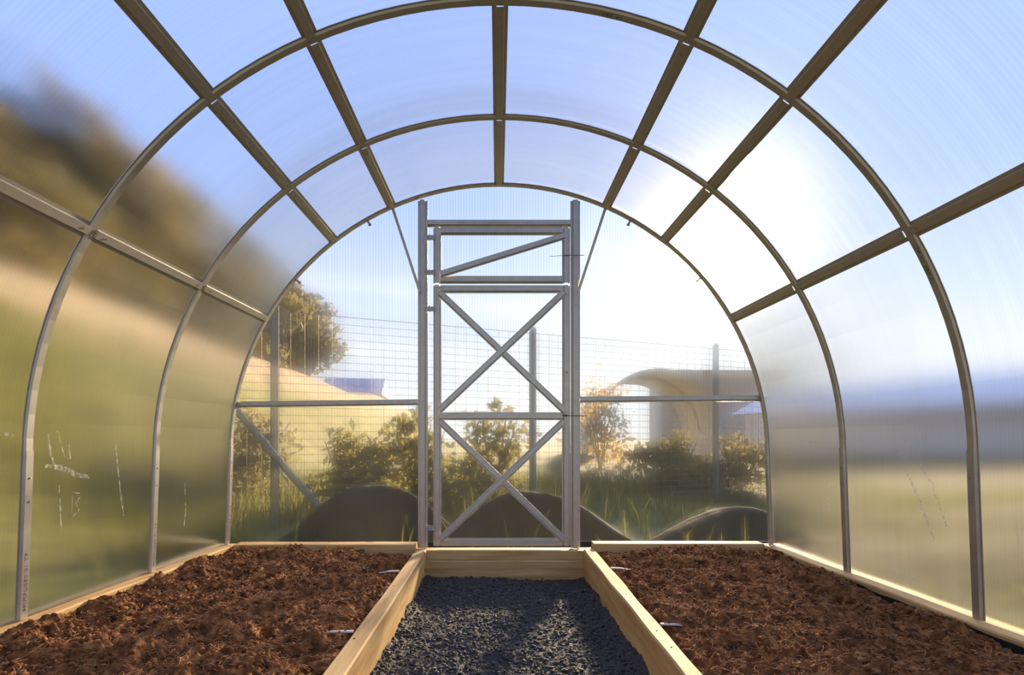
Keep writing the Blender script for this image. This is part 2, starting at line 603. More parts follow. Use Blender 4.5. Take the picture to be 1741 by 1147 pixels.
def board(name, x0, x1, y0, y1, z0, z1, mat, axis, seed, parent=None, wob=0.003, bev=0.005):
    """Sawn board with slightly uneven edges, subdivided along its length."""
    rg = np.random.default_rng(seed)
    L = (y1 - y0) if axis == 1 else (x1 - x0)
    n = max(6, int(L / 0.06))
    ts = np.linspace(0, 1, n + 1)
    mb = MB()
    base = [(-1, 0), (-1, 1), (1, 1), (1, 0)]
    ph = rg.random(8) * 6.28
    frames_v, fs = [], []
    for t_ in ts:
        sec = []
        for ci, (sa, sb) in enumerate(base):
            wv = wob * (math.sin(t_ * L * 3.1 + ph[ci]) * 0.6 + math.sin(t_ * L * 9.7 + ph[ci + 4]) * 0.4)
            if axis == 1:
                xx = (x0 if sa < 0 else x1) + wv
                zz = (z1 if sb else z0) + (wv * 0.7 if sb else 0)
                ch = [(xx, zz)]
                b_ = bev
                if sb:
                    ch = [(xx, zz - b_), (xx - sa * b_, zz)] if sa < 0 else [(xx - sa * b_, zz), (xx, zz - b_)]
                sec += [(p, y0 + L * t_, q) for p, q in ch]
            else:
                yy = (y0 if sa < 0 else y1) + wv
                zz = (z1 if sb else z0) + (wv * 0.5 if sb else 0)
                ch = [(yy, zz)]
                b_ = bev
                if sb:
                    ch = [(yy, zz - b_), (yy - sa * b_, zz)] if sa < 0 else [(yy - sa * b_, zz), (yy, zz - b_)]
                sec += [(x0 + L * t_, p, q) for p, q in ch]
        frames_v.append(sec)
    k = len(frames_v[0])
    vs = [p for s_ in frames_v for p in s_]
    for j in range(n):
        for i in range(k):
            fs.append((j * k + i, j * k + (i + 1) % k, (j + 1) * k + (i + 1) % k, (j + 1) * k + i))
    fs.append(tuple(range(k)))
    fs.append(tuple(range(n * k, n * k + k)))
    mb.add(vs, fs)
    return mb.build(name, mat, parent)


bl = board('bed_board', PX0 - 0.060, PX0, 0.1, 3.5265, -0.06, TOPB, M['wood_y'], 1, 1)
tag(bl, 'thick pine board edging the left soil bed along the path', 'board', 'long bed boards')
br = board('bed_board', PX1, PX1 + 0.057, 0.1, 3.5265, -0.06, TOPB + 0.004, M['wood_y'], 1, 2)
tag(br, 'thick pine board edging the right soil bed along the path', 'board', 'long bed boards')


def nail_heads(parent, pts, r=0.0035):
    for p in pts:
        mb = MB(); mb.tube(p, (p[0], p[1], p[2] + 0.003), r, r * 0.9, 8)
        mb.build('nail_head', M['black_wire'], parent)


nail_heads(bl, [(PX0 - 0.043, 1.95, TOPB - .001), (PX0 - 0.038, 2.65, TOPB - .001)])
nail_heads(br, [(PX1 + 0.028, 2.02, TOPB + .003), (PX1 + 0.03, 1.86, TOPB + .003), (PX1 + 0.028, 2.5, TOPB + .003)])

sill = empty('door_sill', (0.03, 3.56, 0))
tag(sill, 'stacked pine sill beam closing the path under the door', 'beam')
board('upper_beam', PX0 - 0.061, PX1 + 0.058, 3.535, 3.64, 0.098, 0.150, M['wood_x'], 0, 3, sill, 0.001)
board('lower_beam', PX0 - 0.061, PX1 + 0.058, 3.528, 3.64, -0.06, 0.0965, M['wood_x'], 0, 4, sill, 0.0015)
for i, (sx, lab) in enumerate(((-1, 'left'), (1, 'right'))):
    # foundation beam under the side wall (follows the slight spread of the legs)
    mb = MB()
    vs, fs = [], []
    ts = np.linspace(0, NB, 61)
    for t_ in ts:
        kx = RAD * wide(t_) + 0.02
        wv = 0.002 * math.sin(t_ * 5 + i)
        xi, xo = sx * (kx - 0.052 + wv), sx * (kx + 0.060)
        zt = Z_BASE - 0.002 + wv * 0.6
        for p in ((xi, -0.06), (xi, zt - .005), (xi + sx * .005, zt), (xo - sx * .005, zt), (xo, zt - .005), (xo, -0.06)):
            vs.append((p[0], yk(t_) + 0.04 * (1 if t_ == 0 else 0), p[1]))
    for j in range(60):
        for q in range(6):
            fs.append((j * 6 + q, j * 6 + (q + 1) % 6, (j + 1) * 6 + (q + 1) % 6, (j + 1) * 6 + q))
    fs += [tuple(range(6)), tuple(range(360, 366))]
    mb.add(vs, fs)
    tag(mb.build('foundation_beam', M['wood_y']), 'pine foundation beam under the %s side wall of the greenhouse' % lab, 'beam', 'foundation beams')
fb1 = board('foundation_beam', -1.462, PX0 - 0.063, 3.538, 3.645, -0.06, 0.181, M['wood_x'], 0, 7, wob=0.0015)
tag(fb1, 'pine foundation beam under the end wall left of the door', 'beam', 'foundation beams')
fb2 = board('foundation_beam', PX1 + 0.060, 1.462, 3.538, 3.645, -0.06, 0.186, M['wood_x'], 0, 8, wob=0.0015)
tag(fb2, 'pine foundation beam under the end wall right of the door', 'beam', 'foundation beams')

# ---- soil beds ------------------------------------------------------


def soil_bed(x0, x1, zedge0, zedge1, seed, label):
    sx_ = np.linspace(0, 1, 205)
    ys_ = np.concatenate([np.linspace(-0.15, 1.45, 40)[:-1], np.linspace(1.45, 3.536, 400)])
    SX, SY = np.meshgrid(sx_, ys_, indexing='ij')
    kk = np.clip((YF - SY) / BAY, 0, 2.4)
    outer = 1.5 * (1 + 0.012 * kk) + 0.02 - 0.050
    X0 = np.where(x0 < 0, -outer, x0) if x0 < -1 else np.full_like(SX, x0)
    X1 = outer if x1 > 1 else np.full_like(SX, x1)
    X = X0 + (X1 - X0) * SX
    a, b_ = seed * 13.7, seed * 7.1
    Z = 0.030 * (vnoise(X * 3 + a, SY * 3 + b_, seed) - .5)
    Z += 0.052 * (vnoise(X * 9 + a, SY * 9 + b_, seed + 1) - .5)
    n3 = 1 - np.abs(2 * vnoise(X * 21 + a, SY * 21 + b_, seed + 2) - 1)
    Z += 0.036 * (n3 - .5)
    n4 = 1 - np.abs(2 * vnoise(X * 48 + a, SY * 48 + b_, seed + 3) - 1)
    Z += 0.019 * (n4 - .5)
    Z += 0.007 * (vnoise(X * 110 + a, SY * 110 + b_, seed + 4) - .5)
    Z += zedge0 + (zedge1 - zedge0) * SX + 0.012 * np.sin(SX * PI)
    ed = np.minimum(SX, 1 - SX)
    fall = np.clip(1 - ed / 0.05, 0, 1)
    Z = Z * (1 - 0.0 * fall) - 0.012 * fall
    Z -= 0.010 * np.clip((SY - 3.3) / 0.25, 0, 1)
    nx, ny = SX.shape
    me = grid_mesh(sx_, ys_, Z, 'soil')
    co = np.stack([X, SY, Z], -1).reshape(-1, 3)
    me.vertices.foreach_set('co', co.ravel())
    me.update()
    o = link('soil', me, M['soil'])
    tag(o, label, 'soil', kind='stuff')

    def zf(x, y):
        j = np.clip(np.searchsorted(ys_, y) - 1, 0, ny - 2)
        xa, xb = X[0, j], X[-1, j]
        i_ = np.clip(((x - xa) / (xb - xa) * (nx - 1)).astype(int), 0, nx - 1)
        return Z[i_, j]
    lo, hi = (x0 if x0 > -1 else -1.47), (x1 if x1 < 1 else 1.47)
    c = scatter_lumps(6000, lo + 0.02, hi - 0.02, 1.5, 3.51, zf, 0.002, 0.010, 'soil_crumbs', M['soil'], o, seed + 40, 0.8, 0.3)
    c['kind'] = 'stuff'
    # fibres of the peat
    rg = np.random.default_rng(seed + 60)
    n = 9000
    x = rg.uniform(lo + 0.03, hi - 0.03, n); y = rg.uniform(1.5, 3.5, n); z = zf(x, y) + 0.002
    L = rg.uniform(0.008, 0.034, n); an = rg.uniform(0, 6.28, n); ti = rg.uniform(-0.25, 0.6, n); w = rg.uniform(0.0005, 0.0013, n)
    D = np.stack([np.cos(an) * np.cos(ti), np.sin(an) * np.cos(ti), np.sin(ti)], -1) * L[:, None]
    P0 = np.stack([x, y, z], -1)
    mid = P0 + D * 0.5 + np.stack([rg.normal(0, .004, n), rg.normal(0, .004, n), rg.uniform(0, .004, n)], -1)
    P1 = P0 + D
    side = np.stack([-np.sin(an), np.cos(an), np.zeros(n)], -1) * w[:, None]
    up = np.stack([np.zeros(n), np.zeros(n), w * 1.6], -1)
    V_ = np.stack([P0 - side, P0 + side, P0 + up, mid - side, mid + side, mid + up, P1], 1)
    T_ = np.array([(0, 1, 4), (0, 4, 3), (1, 2, 5), (1, 5, 4), (2, 0, 3), (2, 3, 5), (3, 4, 6), (4, 5, 6), (5, 3, 6)])
    F_ = (T_[None] + (np.arange(n) * 7)[:, None, None]).reshape(-1, 3)
    fb = link('peat_fibres', tri_mesh(V_.reshape(-1, 3), F_, 'peat_fibres'), M['fibre'], o)
    fb['kind'] = 'stuff'
    return zf


zl = soil_bed(-1.48, PX0 - 0.055, 0.160, 0.133, 3, 'loose reddish brown peat soil filling the left raised bed')
zr = soil_bed(PX1 + 0.053, 1.48, 0.136, 0.138, 7, 'loose reddish brown peat soil filling the right raised bed')

# pale stakes that poke out of the soil beside the bed boards
for (x, y, L, sgn, lab) in ((PX0 - 0.062, 2.02, 0.115, -1, 'pale wooden stake lying against the left bed board, nearer the camera'),
                            (PX0 - 0.062, 2.95, 0.09, -1, 'pale wooden stake lying against the left bed board, nearer the door'),
                            (PX1 + 0.060, 2.10, 0.10, 1, 'pale wooden stake lying against the right bed board, nearer the camera'),
                            (PX1 + 0.060, 3.02, 0.09, 1, 'pale wooden stake lying against the right bed board, nearer the door')):
    z = 0.156
    mb = MB()
    xe = x + sgn * L
    vs = [(x, y - .007, z - .002), (x, y + .007, z - .002), (x, y + .007, z + .003), (x, y - .007, z + .003),
          ((x + xe) / 2, y - .006, z - .003), ((x + xe) / 2, y + .005, z - .003), ((x + xe) / 2, y + .005, z + .002), ((x + xe) / 2, y - .006, z + .002),
          (xe, y - .003, z - .010), (xe, y + .002, z - .010), (xe, y + .002, z - .006), (xe, y - .003, z - .006)]
    fs = [(0, 1, 2, 3), (8, 9, 10, 11)]
    for j in (0, 4):
        fs += [(j + i, j + (i + 1) % 4, j + 4 + (i + 1) % 4, j + 4 + i) for i in range(4)]
    mb.add(vs, fs)
    tag(mb.build('stake', M['stake']), lab, 'stake', 'stakes in the beds')

# thin black strip between the right foundation beam and the soil
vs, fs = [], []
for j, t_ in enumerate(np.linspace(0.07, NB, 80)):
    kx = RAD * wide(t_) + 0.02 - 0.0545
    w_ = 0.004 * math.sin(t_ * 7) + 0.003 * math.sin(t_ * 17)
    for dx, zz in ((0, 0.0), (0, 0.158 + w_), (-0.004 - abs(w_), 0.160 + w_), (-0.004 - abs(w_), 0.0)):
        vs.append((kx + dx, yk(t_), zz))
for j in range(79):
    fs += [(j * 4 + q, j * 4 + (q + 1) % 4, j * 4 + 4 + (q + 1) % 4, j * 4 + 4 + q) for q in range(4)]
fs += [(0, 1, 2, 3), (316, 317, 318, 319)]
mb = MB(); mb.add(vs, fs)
tag(mb.build('bed_edge_strip', simple('black_strip', [(0.3, (0.010, 0.009, 0.008)), (0.7, (0.022, 0.019, 0.016))], 20, 0.75)), 'black strip between right foundation beam and soil', 'liner')

# ------------------------------------------------------------------ steel frame
PUR = [0, 23.5, 37.8, 60.0]


def text_mesh(s, size):
    cu = bpy.data.curves.new('t', 'FONT')
    cu.body = s
    cu.size = size
    cu.space_character = 1.25
    o = bpy.data.objects.new('t', cu)
    COL.objects.link(o)
    bpy.context.view_layer.update()
    dg = bpy.context.evaluated_depsgraph_get()
    me = bpy.data.meshes.new_from_object(o.evaluated_get(dg))
    bpy.data.objects.remove(o, do_unlink=True)
    return me


def print_on_rib(parent, txt, k, u0, size=0.020, flip=1):
    """Ink lettering wrapped onto the web of a rib, starting at u0 and running along the rib."""
    me = text_mesh(txt, size)
    sgn = 1 if u0 >= 0 else -1
    hgt = RIB[2][1] + (0.0025 if abs(u0) > 90 else 0)
    arc = 180 / (PI * RAD)
    leg = 30 / (ZC - Z_BASE)
    for v_ in me.vertices:
        s_, w_ = v_.co.x, v_.co.y - size * 0.36
        a = abs(u0)
        # run along the section (flip: towards the ridge)
        rem = s_
        if flip > 0:
            if a > 90:
                d = (a - 90) / leg
                a = a - rem * leg if rem <= d else 90 - (rem - d) * arc
            else:
                a = a - rem * arc
        else:
            a = a + rem * arc
        P, n = prof(sgn * a, k)
        P = P + n * (hgt + 0.0007) + YAX * -1.0 * w_
        v_.co = P
    me.update()
    o = link('printed_marking', me, M['ink'], parent)
    return o


arch_label = ['steel end arch framing the door wall', 'middle steel arch, next one in front of the end wall',
              'nearest full steel arch, touching the top edge of the photo',
              'steel arch just outside the picture, before the camera', 'steel arch above the camera position', 'steel arch behind the camera']
for k in range(NB + 1):
    root = empty('arch', (0, yk(k), 0))
    tag(root, arch_label[k], 'arch', 'greenhouse arches')
    us = np.linspace(-90, 90, 61)
    fr = []
    for u in us:
        P, n = prof(float(u), k)
        fr.append((P, YAX, n))
    mb = MB(); mb.sweep(fr, RIB); mb.build('rib', M['steel'], root)
    for sg in (-1, 1):
        fr = []
        prof_leg = hat(0.0325, 0.0120, 0.0065)
        for u in np.linspace(sg * 88.5, sg * 120, 5):
            P, n = prof(float(u), k)
            fr.append((P + n * 0.0, YAX, n))
        mb = MB(); mb.sweep(fr, prof_leg); mb.build('leg', M['steel'], root)
        # joint screws
        for u in (93, 97.5, 118):
            P, n = prof(sg * u, k)
            mb = MB(); mb.tube(P + n * 0.0110 + YAX * 0.004, P + n * 0.0145 + YAX * 0.004, 0.0035, 0.003, 8)
            mb.build('screw', M['steel_dark'], root)
    for u in PUR[1:]:
        for sg in (-1, 1):
            P, n = prof(sg * (u + 0.35), k)
            mb = MB(); mb.tube(P + n * 0.0090, P + n * 0.0123, 0.0034, 0.003, 8)
            mb.build('screw', M['steel_dark'], root)
    if k < 4:
        print_on_rib(root, 'LMMPU080 01 TP', k, -118.5, 0.021)
    if k == 2:
        print_on_rib(root, 'TP 01 080 01', k, 62, 0.020, -1)
        print_on_rib(root, '080 01', k, 12.5, 0.020, -1)

PROF_P = hat(0.027, 0.013, 0.0105)
rows = [(0, 'along the ridge'), (-23.5, 'first to the left of the ridge'), (23.5, 'first to the right of the ridge'),
        (-37.8, 'second to the left of the ridge'), (37.8, 'second to the right of the ridge'),
        (-60, 'lowest on the left side'), (60, 'lowest on the right side')]
for u, lab in rows:
    P0, n0 = prof(u, 0)
    root = empty('purlin', (P0.x, YF, P0.z))
    tag(root, 'straight galvanised steel purlin, ' + lab, 'purlin', 'roof purlins')
    for k in range(NB):
        A, n = prof(u, k + 0.024)
        B, n = prof(u, k + 0.976)
        d = (B - A).normalized()
        wdir = n.cross(d).normalized()
        mb = MB(); mb.sweep([(A, wdir, n), (B, wdir, n)], PROF_P)
        seg = mb.build('channel_segment', M['steel'], root)
        for q in (0.04, 0.93):
            P = A + (B - A) * q + n * 0.0125
            mb = MB(); mb.tube(P, P + n * 0.003, 0.003, 0.0026, 8)
            mb.build('screw', M['steel_dark'], seg)

# ---- polycarbonate skin --------------------------------------------
SK = 1.503


def skin_panel(u0, u1, k, parent, mat, n=10):
    vs, fs = [], []
    us = list(np.linspace(u0, u1, n + 1))
    lo, hi = min(u0, u1), max(u0, u1)
    for b_ in (-90, 90):
        if lo < b_ < hi:
            us.append(b_)
    us = sorted(us, reverse=u0 > u1)
    g = 0.002 / BAY
    c = None
    for kk in (k + g, k + 1 - g):
        for r in (SK, SK + 0.006):
            for u in us:
                P, nn = prof(float(u), kk)
                vs.append(P - nn * (r - RAD))
    m_ = len(us)
    A, B, C, D = 0, m_, 2 * m_, 3 * m_    # near-in, near-out, far-in, far-out
    for i in range(m_ - 1):
        fs += [(A + i, A + i + 1, C + i + 1, C + i), (B + i, D + i, D + i + 1, B + i + 1),
               (A + i, B + i, B + i + 1, A + i + 1), (C + i, C + i + 1, D + i + 1, D + i)]
    for i in (0, m_ - 1):
        fs.append((A + i, C + i, D + i, B + i))
    mb = MB(); mb.add(vs, fs)
    return mb.build('panel', mat, parent, smooth=False)


wl = tag(empty('wall_left', (-1.52, 2, Z_BASE)), 'left side wall of translucent polycarbonate sheets', 'wall', kind='structure')
wr = tag(empty('wall_right', (1.52, 2, Z_BASE)), 'right side wall of translucent polycarbonate sheets', 'wall', kind='structure')
ce = tag(empty('ceiling', (0, 2, 2.18)), 'arched roof of translucent polycarbonate sheets', 'ceiling', kind='structure')
cuts = [-60, -37.8, -23.5, 0, 23.5, 37.8, 60]
for k in range(NB):
    skin_panel(-120, -60.08, k, wl, M['poly_side'], 12)
    skin_panel(60.08, 120, k, wr, M['poly_side'], 12)
    for a_, b_ in zip(cuts[:-1], cuts[1:]):
        skin_panel(a_ + 0.06, b_ - 0.06, k, ce, M['poly_side' if a_ == -60 else 'poly_roof'], 10)

m, t, b = new_mat('white_scuff')
b.inputs['Base Color'].default_value = (0.85, 0.85, 0.80, 1)
b.inputs['Roughness'].default_value = 0.8
fz = noise(t, 60, coords(t), 3)
mr = N(t, 'ShaderNodeMapRange'); t.links.new(fz, mr.inputs['Value'])
mr.inputs['From Min'].default_value = 0.42; mr.inputs['From Max'].default_value = 0.75
mr.inputs['To Max'].default_value = 0.4
t.links.new(mr.outputs[0], b.inputs['Alpha'])
M['scuff'] = m


def scuff(pts, w, parent, sg):
    """Chalky rub mark on the inner face of a side wall; pts are (distance along Y, height)."""
    vs, fs = [], []
    for i, (y, z) in enumerate(pts):
        kk = (YF - y) / BAY
        f = (ZC - z) / (ZC - Z_BASE)
        X = RAD * wide(kk) + 0.02 * max(f, 0) + 0.0018 if f > 0 else math.sqrt(max(RAD ** 2 - (z - ZC) ** 2, 0)) * wide(kk) + 0.001
        j = min(i, len(pts) - 2)
        dy, dz = pts[j + 1][0] - pts[j][0], pts[j + 1][1] - pts[j][1]
        l = math.hypot(dy, dz)
        ww = w * (0.35 + 0.65 * math.sin(PI * (i + 0.4) / len(pts)))
        oy, oz = -dz / l * ww / 2, dy / l * ww / 2
        for dx in (0.0, -0.0006):
            vs += [(sg * (X + dx), y + oy, z + oz), (sg * (X + dx), y - oy, z - oz)]
    for i in range(len(pts) - 1):
        a = i * 4
        fs += [(a, a + 1, a + 5, a + 4), (a + 2, a + 6, a + 7, a + 3), (a, a + 4, a + 6, a + 2), (a + 1, a + 3, a + 7, a + 5)]
    fs += [(0, 2, 3, 1), (len(vs) - 4, len(vs) - 3, len(vs) - 1, len(vs) - 2)]
    mb = MB(); mb.add(vs, fs)
    return mb.build('scuff_mark', M['scuff'], parent)


for pts, w in (([(2.17, .80), (2.19, .72), (2.22, .66)], .012), ([(2.22, .79), (2.26, .70), (2.29, .69), (2.28, .76)], .008),
               ([(2.17, .67), (2.25, .66), (2.33, .63), (2.40, .62)], .022), ([(2.24, .60), (2.25, .52), (2.26, .44)], .007),
               ([(2.31, .57), (2.31, .48), (2.35, .50), (2.33, .53), (2.36, .56), (2.31, .57)], .006),
               ([(2.55, .74), (2.58, .60), (2.62, .45)], .010), ([(3.10, .55), (3.12, .42), (3.11, .34)], .008), ([(1.98, .78), (2.03, .77)], .014)):
    scuff(pts, w, wl, -1)
for pts, w in (([(2.47, .72), (2.36, .55), (2.28, .40)], .016), ([(2.40, .74), (2.28, .60), (2.22, .46)], .016), ([(2.98, .62), (2.98, .50), (2.97, .42)], .007),
               ([(3.25, .76), (3.10, .75)], .006), ([(2.52, .24), (2.38, .235)], .006), ([(2.30, .20), (2.24, .21)], .008), ([(1.93, .52), (1.92, .43), (1.95, .40)], .009), ([(2.10, .24), (2.08, .22)], .010)):
    scuff(pts, w, wr, 1)

# ---- end wall -------------------------------------------------------
PXM = FPX / YF


def ex(px):
    return cam.location.x + (px - 846) / PXM


def ez(py):
    return CAM_Z + (748 - py) / PXM


XL, XR = ex(718), ex(979)          # post centres
YE = YF + 0.030                    # sheet behind the end arch
wb = tag(empty('wall_back', (0, YE, 0.18)), 'end wall of translucent polycarbonate around the door', 'wall', kind='structure')


def arc_z(x):
    q = (RAD + 0.004) ** 2 - x * x
    return ZC + math.sqrt(max(q, 0))


def end_panel(x0, x1, z0, z1, parent, name='panel', y=YE, curve=True, mat=None):
    """Flat sheet 6 mm thick clipped by the arch outline."""
    xs_ = np.linspace(x0, x1, 30 if curve else 2)
    lo, hi = [], []
    for x in xs_:
        top = min(z1, arc_z(x)) if curve else z1
        if top > z0 + 1e-4:
            lo.append((x, z0)); hi.append((x, top))
    vs, fs = [], []
    for yy in (y, y + 0.006):
        vs += [(p[0], yy, p[1]) for p in lo] + [(p[0], yy, p[1]) for p in hi]
    m_ = len(lo)
    o = 2 * m_
    for i in range(m_ - 1):
        fs += [(i, i + 1, m_ + i + 1, m_ + i), (o + i, o + m_ + i, o + m_ + i + 1, o + i + 1),
               (i, o + i, o + i + 1, i + 1), (m_ + i, m_ + i + 1, o + m_ + i + 1, o + m_ + i)]
    for i in (0, m_ - 1):
        fs.append((i, m_ + i, o + m_ + i, o + i))
    mb = MB(); mb.add(vs, fs)
    return mb.build(name, mat or M['poly_end'], parent)


ZR = ez(682)                        # mid rails
XO = RAD + 0.004
end_panel(-XO - 0.015, ex(743) - 0.018, 0.183, ZR - 0.001, wb, curve=False)
end_panel(-XO, XL, ZR + 0.001, 3, wb)
end_panel(XL + 0.001, ex(743) - 0.018, ZR + 0.001, ez(379), wb, curve=False)
end_panel(ex(963) + 0.018, XO + 0.015, 0.188, ZR - 0.001, wb, curve=False)
end_panel(XR, XO, ZR + 0.001, 3, wb)
end_panel(ex(963) + 0.018, XR - 0.001, ZR + 0.001, ez(379), wb, curve=False)
end_panel(XL + 0.001, XR - 0.001, ez(377), 3, wb)


def bar(a, b, face, prof_, name, parent, mat=None):
    """Profile bar from a to b with its web looking along face."""
    a, b, n = Vector(a), Vector(b), Vector(face)
    d = (b - a).normalized()
    wd = n.cross(d).normalized()
    mb = MB(); mb.sweep([(a, wd, n), (b, wd, n)], prof_)
    return mb.build(name, mat or M['steel'], parent)


FACE = Vector((0, -1, 0))
P_POST = hat(0.026, 0.024, 0.0115)
P_RAIL = hat(0.016, 0.018, 0.006)
P_DOOR = hat(0.024, 0.020, 0.0075)
P_BRACE = hat(0.021, 0.014, 0.006)
for x, lab in ((XL, 'left'), (XR, 'right')):
    o = bar((x, YE - 0.001, 0.152), (x, YE - 0.001, arc_z(x) - 0.026), FACE, P_POST, 'door_post', None)
    tag(o, 'tall vertical steel post on the %s side of the door' % lab, 'post', 'door posts')
    for zz in (0.19, ez(682), ez(377), arc_z(x) - 0.05):
        mb = MB(); mb.tube((x, YE - 0.0245, zz), (x, YE - 0.028, zz), 0.0034, 0.003, 8)
        mb.build('screw', M['steel_dark'], o)
tr = bar((XL + 0.027, YE - 0.001, ez(377)), (XR - 0.027, YE - 0.001, ez(377)), FACE, hat(0.020, 0.022, 0.008), 'transom_bar', None)
tag(tr, 'horizontal steel transom bar above the top vent', 'bar')
o = bar((-1.487, YE - 0.001, ez(687)), (XL - 0.027, YE - 0.001, ez(683)), FACE, P_RAIL, 'wall_rail', None)
tag(o, 'horizontal steel rail across the end wall left of the door', 'rail', 'end wall rails')
o = bar((XR + 0.027, YE - 0.001, ez(678.5)), (1.487, YE - 0.001, ez(676)), FACE, P_RAIL, 'wall_rail', None)
tag(o, 'horizontal steel rail across the end wall right of the door', 'rail', 'end wall rails')
# slanting struts from the purlins down to the posts
for sg, xp, lab in ((-1, XL, 'left'), (1, XR, 'right')):
    P, n = prof(sg * 23.5, 0)
    A = P + n * 0.040 + Vector((sg * 0.004, -0.036, 0.01))
    B = Vector((xp + sg * 0.012, YE - 0.035, ez(497)))
    o = bar(A, B, FACE, hat(0.009, 0.007, 0.002, 0.0015, 0.001), 'strut', None)
    tag(o, 'thin slanting steel strut from the roof to the %s door post' % lab, 'strut', 'slanting struts')
    for pp, nm in ((A, 0), (B, 1)):
        mb = MB(); mb.tube(pp + FACE * 0.006, pp + FACE * 0.011, 0.005, 0.0045, 8)
        mb.build('bolt', M['steel_dark'], o)
# small bolts under the end arch
for u in (-29.5, -49.5, 29.5, 49.0):
    P, n = prof(u, 0)
    mb = MB()
    mb.tube(P + n * 0.008, P + n * 0.040, 0.006, 0.006, 8)
    mb.tube(P + n * 0.034, P + n * 0.041, 0.010, 0.009, 6)
    lab = {-29.5: 'upper left', -49.5: 'lower left', 29.5: 'upper right', 49.0: 'lower right'}[u]
    tag(mb.build('bolt', M['steel_dark']), 'small bolt hanging from the end arch, %s of the four' % lab, 'bolt', 'end arch bolts')

# ---- vent (window above the door) ----------------------------------
DX0, DX1 = ex(743), ex(963)        # centre lines of the stiles
YD = YE - 0.006                    # vent and door sit just proud


def framed(name, z0, z1, label, cat, kind):
    root = empty(name, ((DX0 + DX1) / 2, YD, z0))
    tag(root, label, cat, kind=kind)
    end_panel(DX0 - 0.016, DX1 + 0.016, z0 - 0.018, z1 + 0.018, root, 'panel', YD, False)
    for x in (DX0, DX1):
        bar((x, YD - 0.001, z0 - 0.020), (x, YD - 0.001, z1 + 0.020), FACE, P_DOOR, 'stile', root)
    for z in (z0, z1):
        bar((DX0 + 0.020, YD - 0.001, z), (DX1 - 0.020, YD - 0.001, z), FACE, P_DOOR, 'rail', root)
    return root


def hinge(root, z):
    mb = MB()
    x0, x1 = XL + 0.012, DX0 - 0.008
    h = mb.box(x0, x1, YD - 0.030, YD - 0.024, z - 0.013, z + 0.013).build('hinge', M['steel_dark'], root)
    mb = MB(); xm = (x0 + x1) / 2
    mb.tube((xm, YD - 0.031, z - 0.016), (xm, YD - 0.031, z + 0.016), 0.005, None, 10).build('hinge_pin', M['steel'], h)


vent = framed('window_1', ez(474), ez(391), 'steel framed polycarbonate vent window above the door', 'window', 'structure')
bar((DX0 + 0.020, YD - 0.021, ez(466)), (DX1 - 0.012, YD - 0.021, ez(401)), FACE, P_BRACE, 'brace', vent)
hinge(vent, ez(404)); hinge(vent, ez(463))
mb = MB(); mb.tube((ex(960), YD - 0.026, ez(434)), (ex(993), YD - 0.034, ez(434.5)), 0.0018)
mb.tube((ex(960), YD - 0.026, ez(434)), (ex(934), YD - 0.030, ez(436.5)), 0.0013)
mb.build('latch_wire', M['black_wire'], vent)

# ---- door -----------------------------------------------------------
door = framed('door_1', ez(922), ez(490), 'steel framed polycarbonate door with two crossed braces', 'door', 'structure')
ZM = ez(707)
bar((DX0 + 0.020, YD - 0.001, ZM), (DX1 - 0.020, YD - 0.001, ZM), FACE, P_DOOR, 'rail', door)
yb = YD - 0.0205
for z_t, z_b in ((ez(498), ez(698)), (ez(716), ez(918))):
    bar((DX0 + 0.016, yb, z_t), (DX1 - 0.012, yb, z_b), FACE, P_BRACE, 'brace', door)
    bar((DX1 - 0.016, yb - 0.0145, z_t), (DX0 + 0.012, yb - 0.0145, z_b), FACE, P_BRACE, 'brace', door)
hinge(door, ez(525)); hinge(door, ez(897))
mb = MB()
mb.tube((ex(956), YD - 0.028, ez(706)), (ex(996), YD - 0.036, ez(707)), 0.0018)
mb.tube((ex(962), YD - 0.020, ez(706)), (ex(962), YD - 0.034, ez(706)), 0.006, None, 10)
mb.build('latch_wire', M['black_wire'], door)
mb = MB(); mb.tube((ex(964), YD - 0.020, ez(632)), (ex(964), YD - 0.032, ez(632)), 0.006, 0.005, 10); mb.build('knob', M['steel_dark'], door)
for z in (ez(498), ez(700), ez(714), ez(915)):
    for x in (DX0, DX1):
        mb = MB(); mb.tube((x, YD - 0.0205, z), (x, YD - 0.024, z), 0.0034, 0.003, 8); mb.build('screw', M['steel_dark'], door)

# ------------------------------------------------------------------ outside
# fence of wire mesh, oblique to the end wall


def fy(x):
    return 6.1 + 0.5 * x


FX0, FX1 = -3.1, 3.6
fence = empty('wire_fence', (0, fy(0), gz(0, fy(0))))
tag(fence, 'tall wire mesh fence standing behind the end wall', 'fence')
z0f, z1f = 0.12, 1.80
nw = 27
for i in range(nw):
    z = z0f + (z1f - z0f) * i / (nw - 1)
    mb = MB(); mb.tube((FX0, fy(FX0), z), (FX1, fy(FX1), z), 0.0042 if i == nw - 1 else 0.0028, None, 4)
    mb.build('wire', M['wire'], fence)
nv = 68
for i in range(nv):
    x = FX0 + (FX1 - FX0) * i / (nv - 1)
    mb = MB(); mb.tube((x, fy(x), z0f), (x, fy(x), z1f), 0.0022, None, 4)
    mb.build('wire', M['wire'], fence)
for x in (-1.82, 0.339, 2.5):
    mb = MB(); mb.tube((x, fy(x) + 0.035, -0.1), (x, fy(x) + 0.035, 1.84), 0.036, None, 10)
    p = mb.build('post', M['post'], fence)
    mb = MB(); mb.tube((x, fy(x) + 0.035, 1.84), (x, fy(x) + 0.035, 1.87), 0.038, 0.012, 10).build('cap', M['post'], p)
mb = MB(); mb.tube((-2.10, 5.0, 1.06), (-1.20, 5.0, 0.0), 0.030, None, 10)
tag(mb.build('leaning_pole', M['post']), 'dark pole leaning diagonally outside the end wall left of the door', 'pole')


